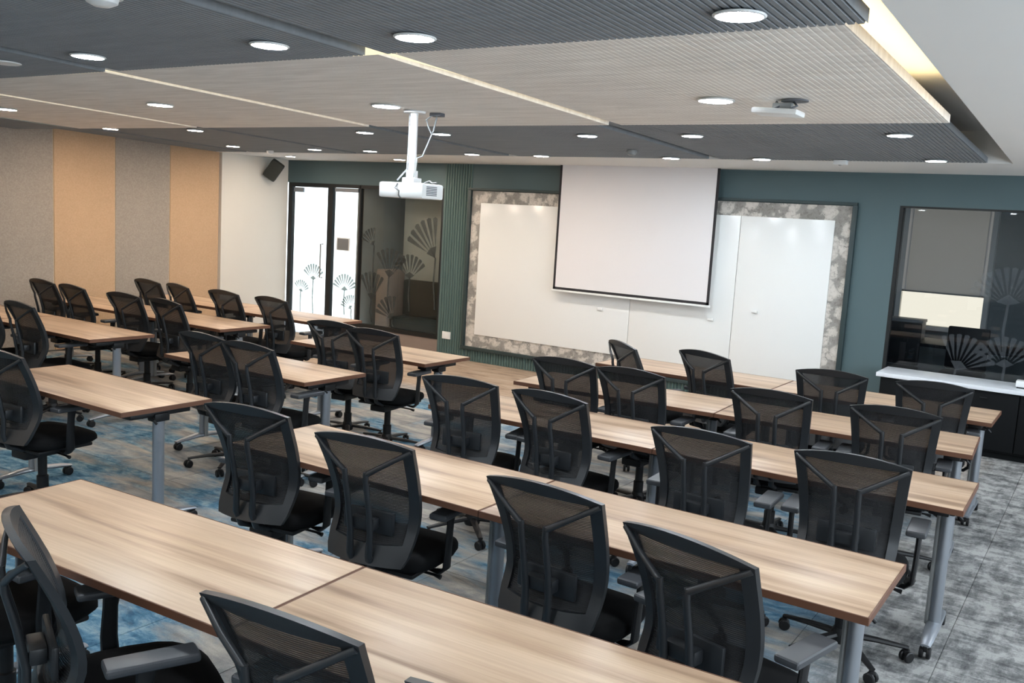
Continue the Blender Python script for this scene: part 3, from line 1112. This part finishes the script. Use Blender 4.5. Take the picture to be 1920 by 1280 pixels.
pair(-1.955, 1.90, 3.1, 'nearest paired row at the bottom edge')
pair(-2.035, 3.24, 0, 'second paired row from the camera')
pair(-1.965, 4.73, .8, 'middle paired row of five')
pair(-2.09, 5.92, 3.0, 'second paired row from the whiteboard')
pair(-2.10, 7.15, 0, 'front paired row right before the whiteboard')
for x, y, l in ((-5.19, 3.23, 'the nearest of three'), (-5.22, 4.61, 'middle one of three'), (-5.21, 5.88, 'front one, nearest the fluted wall')):
    table(x, y, 0, 'oak training table standing singly in the centre column, ' + l, 'single tables of the centre column')
for x, y, l in ((-7.63, 4.56, 'near row, right half'), (-9.15, 4.56, 'near row, left half'), (-7.60, 5.83, 'middle row, right half'), (-9.12, 5.83, 'middle row, left half'),
                (-7.42, 6.94, 'far row, right half'), (-8.94, 6.94, 'far row, left half')):
    table(x, y, 0, 'oak topped training table by the panelled wall, ' + l, 'tables by the panelled wall')


# ------------------------------------------------------------------ chairs
BACK_W = [(.0, .185), (.10, .205), (.35, .214), (.7, .228), (1, .243)]
BACK_Y = [(0, -.255), (.12, -.224), (.34, -.176), (.62, -.205), (1, -.300)]


def curve(k, t):
    """smooth curve through the knots"""
    for i in range(len(k) - 1):
        if t <= k[i + 1][0] or i == len(k) - 2:
            break
    x0, y0 = k[i]
    x1, y1 = k[i + 1]
    sl = lambda a, b: (k[b][1] - k[a][1]) / (k[b][0] - k[a][0])
    m0 = sl(max(0, i - 1), i + 1)
    m1 = sl(i, min(len(k) - 1, i + 2))
    h = x1 - x0
    q = (t - x0) / h
    return y0 * (2 * q**3 - 3 * q * q + 1) + m0 * h * (q**3 - 2 * q * q + q) + y1 * (3 * q * q - 2 * q**3) + m1 * h * (q**3 - q * q)


def back_pt(u, v, off=0):
    """surface of the chair back, u -1..1 across, v 0..1 up; off pushes it backwards"""
    hw = curve(BACK_W, v)
    y = curve(BACK_Y, v)
    z = .46 + .525 * v + .035 * (1 - u * u) * max(0, v) ** 3
    return Vector((u * hw, y + .04 * u * u - off, z))


def grid_part(bm, us, vs2, keep, thick, off=0):
    vv = {}
    for i, u in enumerate(us):
        for j, v in enumerate(vs2):
            if callable(v):
                v = v(u)
            vv[i, j] = (back_pt(u, v, off), back_pt(u, v, off + thick))
    made = {}

    def vert(i, j, k):
        if (i, j, k) not in made:
            made[i, j, k] = bm.verts.new(vv[i, j][k])
        return made[i, j, k]
    cells = {(i, j) for i in range(len(us) - 1) for j in range(len(vs2) - 1) if keep((us[i] + us[i + 1]) / 2, j)}
    for i, j in cells:
        q = [(i, j), (i + 1, j), (i + 1, j + 1), (i, j + 1)]
        bm.faces.new([vert(a, b, 0) for a, b in q])
        if thick > 0:
            bm.faces.new([vert(a, b, 1) for a, b in reversed(q)])
            for (a, b), (c, d), nb in ((q[0], q[1], (i, j - 1)), (q[1], q[2], (i + 1, j)), (q[2], q[3], (i, j + 1)), (q[3], q[0], (i - 1, j))):
                if nb not in cells:
                    bm.faces.new((vert(a, b, 0), vert(a, b, 1), vert(c, d, 1), vert(c, d, 0)))


def chair_proto():
    t = thing('task_chair', 'x', 'chair')
    # back frame: rim of the back surface
    us = [-1, -.81, -.66, -.44, -.22, 0, .22, .44, .66, .81, 1]
    rail = lambda u: .968 - .048 * max(0, 1 - u * u)
    vs2 = [0, .07, lambda u: .15 + .03 * u * u, .21, .27, .33, .39, .46, .54, .62, .71, .81, rail, 1.0]
    bm = bmesh.new()
    grid_part(bm, us, vs2, lambda u, j: abs(u) > .81 or j < 2 or j > 11, .022)
    bmesh.ops.bevel(bm, geom=[e for e in bm.edges if len(e.link_faces) == 2 and e.calc_face_angle(0) > .7], offset=.005, segments=2, affect='EDGES')
    obj('back_frame', bm, MT['plastic'], t, ang=50)
    bm = bmesh.new()
    grid_part(bm, us[1:-1], vs2[2:-1], lambda u, j: True, .002, .006)
    obj('back_mesh', bm, MT['net'], t, ang=60)
    # two struts: from the upper corners in to the spine and down
    for s in (-1, 1):
        bm = bmesh.new()
        a = back_pt(s * .965, .975, .022)
        e = Vector((s * .052, -.322, .862))
        bm_tube(bm, [a, a.lerp(e, .5) + Vector((0, -.006, 0)), e.lerp(a, .04), e], [.010, .011, .012, .012], [.008, .009, .010, .010], 8, (0, 1, 0))
        pts = [e + Vector((0, 0, .010)), e + Vector((-s * .002, .002, -.03)), Vector((s * .050, -.292, .72)), Vector((s * .049, -.270, .60)),
               Vector((s * .047, -.272, .50)), Vector((s * .045, -.240, .43)), Vector((s * .045, -.15, .395))]
        bm_tube(bm, pts, [.012, .013, .013, .015, .017, .018, .018], [.010, .011, .012, .013, .014, .015, .015], 8, (0, 1, 0))
        obj('back_strut', bm, MT['plastic'], t, ang=60)
    bm = bmesh.new()
    bm_box(bm, (0, -.205, .63), (.25, .020, .10), .009)
    bm_box(bm, (0, -.240, .63), (.12, .05, .05), .010)
    lb = obj('lumbar_pad', bm, MT['plastic'], t)
    # seat cushion
    bm = bmesh.new()
    rings = []
    n = 28
    for sc_, z in ((.80, .405), (.96, .415), (1.0, .435), (1.0, .455), (.96, .472), (.80, .482), (.4, .484)):
        ring = []
        for k in range(n):
            a = 2 * PI * k / n
            c, s_ = math.cos(a), math.sin(a)
            x = .25 * math.copysign(abs(c) ** .55, c) * sc_
            y = .235 * math.copysign(abs(s_) ** .6, s_) * sc_
            dz = -.022 * max(0, y / .235 - .5) * 2 if z > .43 else 0
            ring.append(bm.verts.new((x * (1 - .08 * max(0, y / .235)), y + .045, z + dz)))
        rings.append(ring)
    for i in range(len(rings) - 1):
        for k in range(n):
            bm.faces.new((rings[i][k], rings[i][(k + 1) % n], rings[i + 1][(k + 1) % n], rings[i + 1][k]))
    bm.faces.new(list(reversed(rings[0])))
    bm.faces.new(rings[-1])
    obj('seat', bm, MT['seat'], t, ang=70)
    bm = bmesh.new()
    bm_box(bm, (0, .03, .393), (.38, .36, .022), .010)
    obj('seat_pan', bm, MT['plastic2'], t)
    # mechanism with lever
    bm = bmesh.new()
    bm_box(bm, (0, -.02, .358), (.14, .27, .05), .012)
    me_ = obj('tilt_mechanism', bm, MT['plastic2'], t)
    bm = bmesh.new()
    bm_tube(bm, [(.05, .02, .36), (.20, .02, .355), (.235, .02, .35)], [.006, .006, .011], seg=6)
    obj('height_lever', bm, MT['plastic2'], me_)
    bm = bmesh.new()
    bm_lathe(bm, [(.034, .10), (.034, .20), (.026, .205), (.026, .335)], 14)
    obj('gas_column', bm, MT['plastic2'], t)
    # armrests
    for s in (-1, 1):
        bm = bmesh.new()
        bm_tube(bm, [(s * .15, -.0, .385), (s * .245, -.0, .385), (s * .272, 0, .41), (s * .278, -.005, .50), (s * .280, .0, .60), (s * .280, .005, .648)], [.03, .03, .03, .027, .024, .028], [.009, .010, .012, .012, .012, .014], 10, (1, 0, 0))
        a = obj('armrest', bm, MT['plastic2'], t)
        bm = bmesh.new()
        bm_box(bm, (s * .272, .02, .662), (.085, .25, .028), .012, None, 3)
        obj('arm_pad', bm, MT['armpad'], a)
    # five-star base
    bm = bmesh.new()
    bm_lathe(bm, [(.045, .055), (.05, .07), (.048, .10), (.036, .125)], 14)
    hub = obj('base_hub', bm, MT['plastic2'], t)
    for k in range(5):
        a = 2 * PI * k / 5 + .31
        c, s = math.cos(a), math.sin(a)
        bm = bmesh.new()
        bm_tube(bm, [(c * .03, s * .03, .093), (c * .16, s * .16, .085), (c * .30, s * .30, .068)], [.022, .020, .015], [.016, .013, .009], 8)
        leg = obj('base_leg', bm, MT['plastic2'], t)
        bm = bmesh.new()
        mt_ = Matrix.Rotation(a + .6, 4, 'Z') @ Matrix.Rotation(PI / 2, 4, 'X')
        d = Vector((math.sin(a + .6), -math.cos(a + .6), 0)) * .016
        for q in (-1, 1):
            bm_lathe(bm, [(.022, -.009), (.027, -.005), (.027, .005), (.022, .009)], 12, Vector((c * .295, s * .295, .027)) + d * q, mt_)
        bm_box(bm, (c * .295, s * .295, .046), (.024, .024, .024), .004)
        obj('caster', bm, MT['plastic2'], leg)
    return t


CP = chair_proto()
cused = []


def chair(bx_, by_, deg, label, group):
    """placed by the middle of the top of its back"""
    a = R(deg)
    bx_, by_ = bx_ * .964, by_ * .964
    x, y = bx_ - .25 * math.sin(a), by_ + .25 * math.cos(a)
    label = 'black mesh swivel chair, ' + label
    if not cused:
        cused.append(1)
        CP.location = (x, y, 0)
        CP.rotation_euler = (0, 0, a)
        CP['label'] = label
        CP['group'] = group
        return CP
    return dup(CP, (x, y, 0), a, label, group)


gr = 'mesh chairs of the right block'
for x, y, a, l in (
    (-2.54, 1.39, -24, 'seen side-on at the lower left corner, nearest row'),
    (-3.30, 1.44, -2, 'cut off by the left edge beside the side-on one'),
    (-1.58, 1.48, 5, 'large one cut by the bottom edge, nearest row'),
    (-.90, 1.47, 4, 'only its top tip showing at the bottom edge'),
    (-3.38, 2.91, 9, 'leftmost in the second row from the camera'),
    (-2.60, 2.88, 8, 'second from left in the second row from the camera'),
    (-1.66, 2.83, -1, 'third from left in the second row from the camera'),
    (-1.02, 2.66, -13, 'rightmost in the second row from the camera'),
    (-3.19, 4.35, 10, 'leftmost in the middle paired row'),
    (-2.58, 4.38, -2, 'second from left in the middle paired row'),
    (-1.58, 4.14, 3, 'third from left in the middle paired row'),
    (-.89, 4.21, 4, 'rightmost in the middle paired row'),
    (-3.17, 5.55, 3, 'leftmost in the second row before the whiteboard'),
    (-2.65, 5.55, 1, 'second from left in the second row before the whiteboard'),
    (-1.69, 5.55, 4, 'third from left in the second row before the whiteboard'),
    (-.98, 5.62, 6, 'rightmost in the second row before the whiteboard'),
    (-3.31, 6.76, -38, 'turned sideways, leftmost in the front row'),
    (-2.64, 6.85, -18, 'second from left in the front row, against the whiteboard'),
    (-1.64, 6.77, 8, 'third from left in the front row'),
    (-.97, 6.88, 8, 'rightmost in the front row, before the credenza')):
    chair(x, y, a, l, gr)
gr = 'mesh chairs of the centre column'
for x, y, a, l in (
    (-5.52, 2.85, 4, 'cut by the left edge at the nearest single table'),
    (-5.47, 4.28, 0, 'left one at the middle single table'),
    (-4.93, 4.24, 1, 'right one at the middle single table'),
    (-5.50, 5.62, 8, 'left one at the front single table'),
    (-4.96, 5.53, 8, 'right one, pulled out before the fluted wall')):
    chair(x, y, a, l, gr)
gr = 'mesh chairs by the panelled wall'
for x, y, a, l in (
    (-7.78, 4.20, -3, 'right one at the near wall-side table'),
    (-8.50, 4.20, 0, 'mostly out of view left of the near wall-side table'),
    (-9.66, 5.46, -2, 'leftmost of the middle wall-side row'),
    (-9.03, 5.42, -3, 'second from left of the middle wall-side row'),
    (-8.14, 5.42, 3, 'third from left of the middle wall-side row'),
    (-7.48, 5.42, -3, 'rightmost of the middle wall-side row'),
    (-9.38, 6.55, -3, 'leftmost of the far wall-side row'),
    (-8.78, 6.52, -10, 'second from left of the far wall-side row'),
    (-8.00, 6.52, -2, 'third from left of the far wall-side row'),
    (-7.25, 6.52, -2, 'rightmost of the far wall-side row, near the bright door')):
    chair(x, y, a, l, gr)
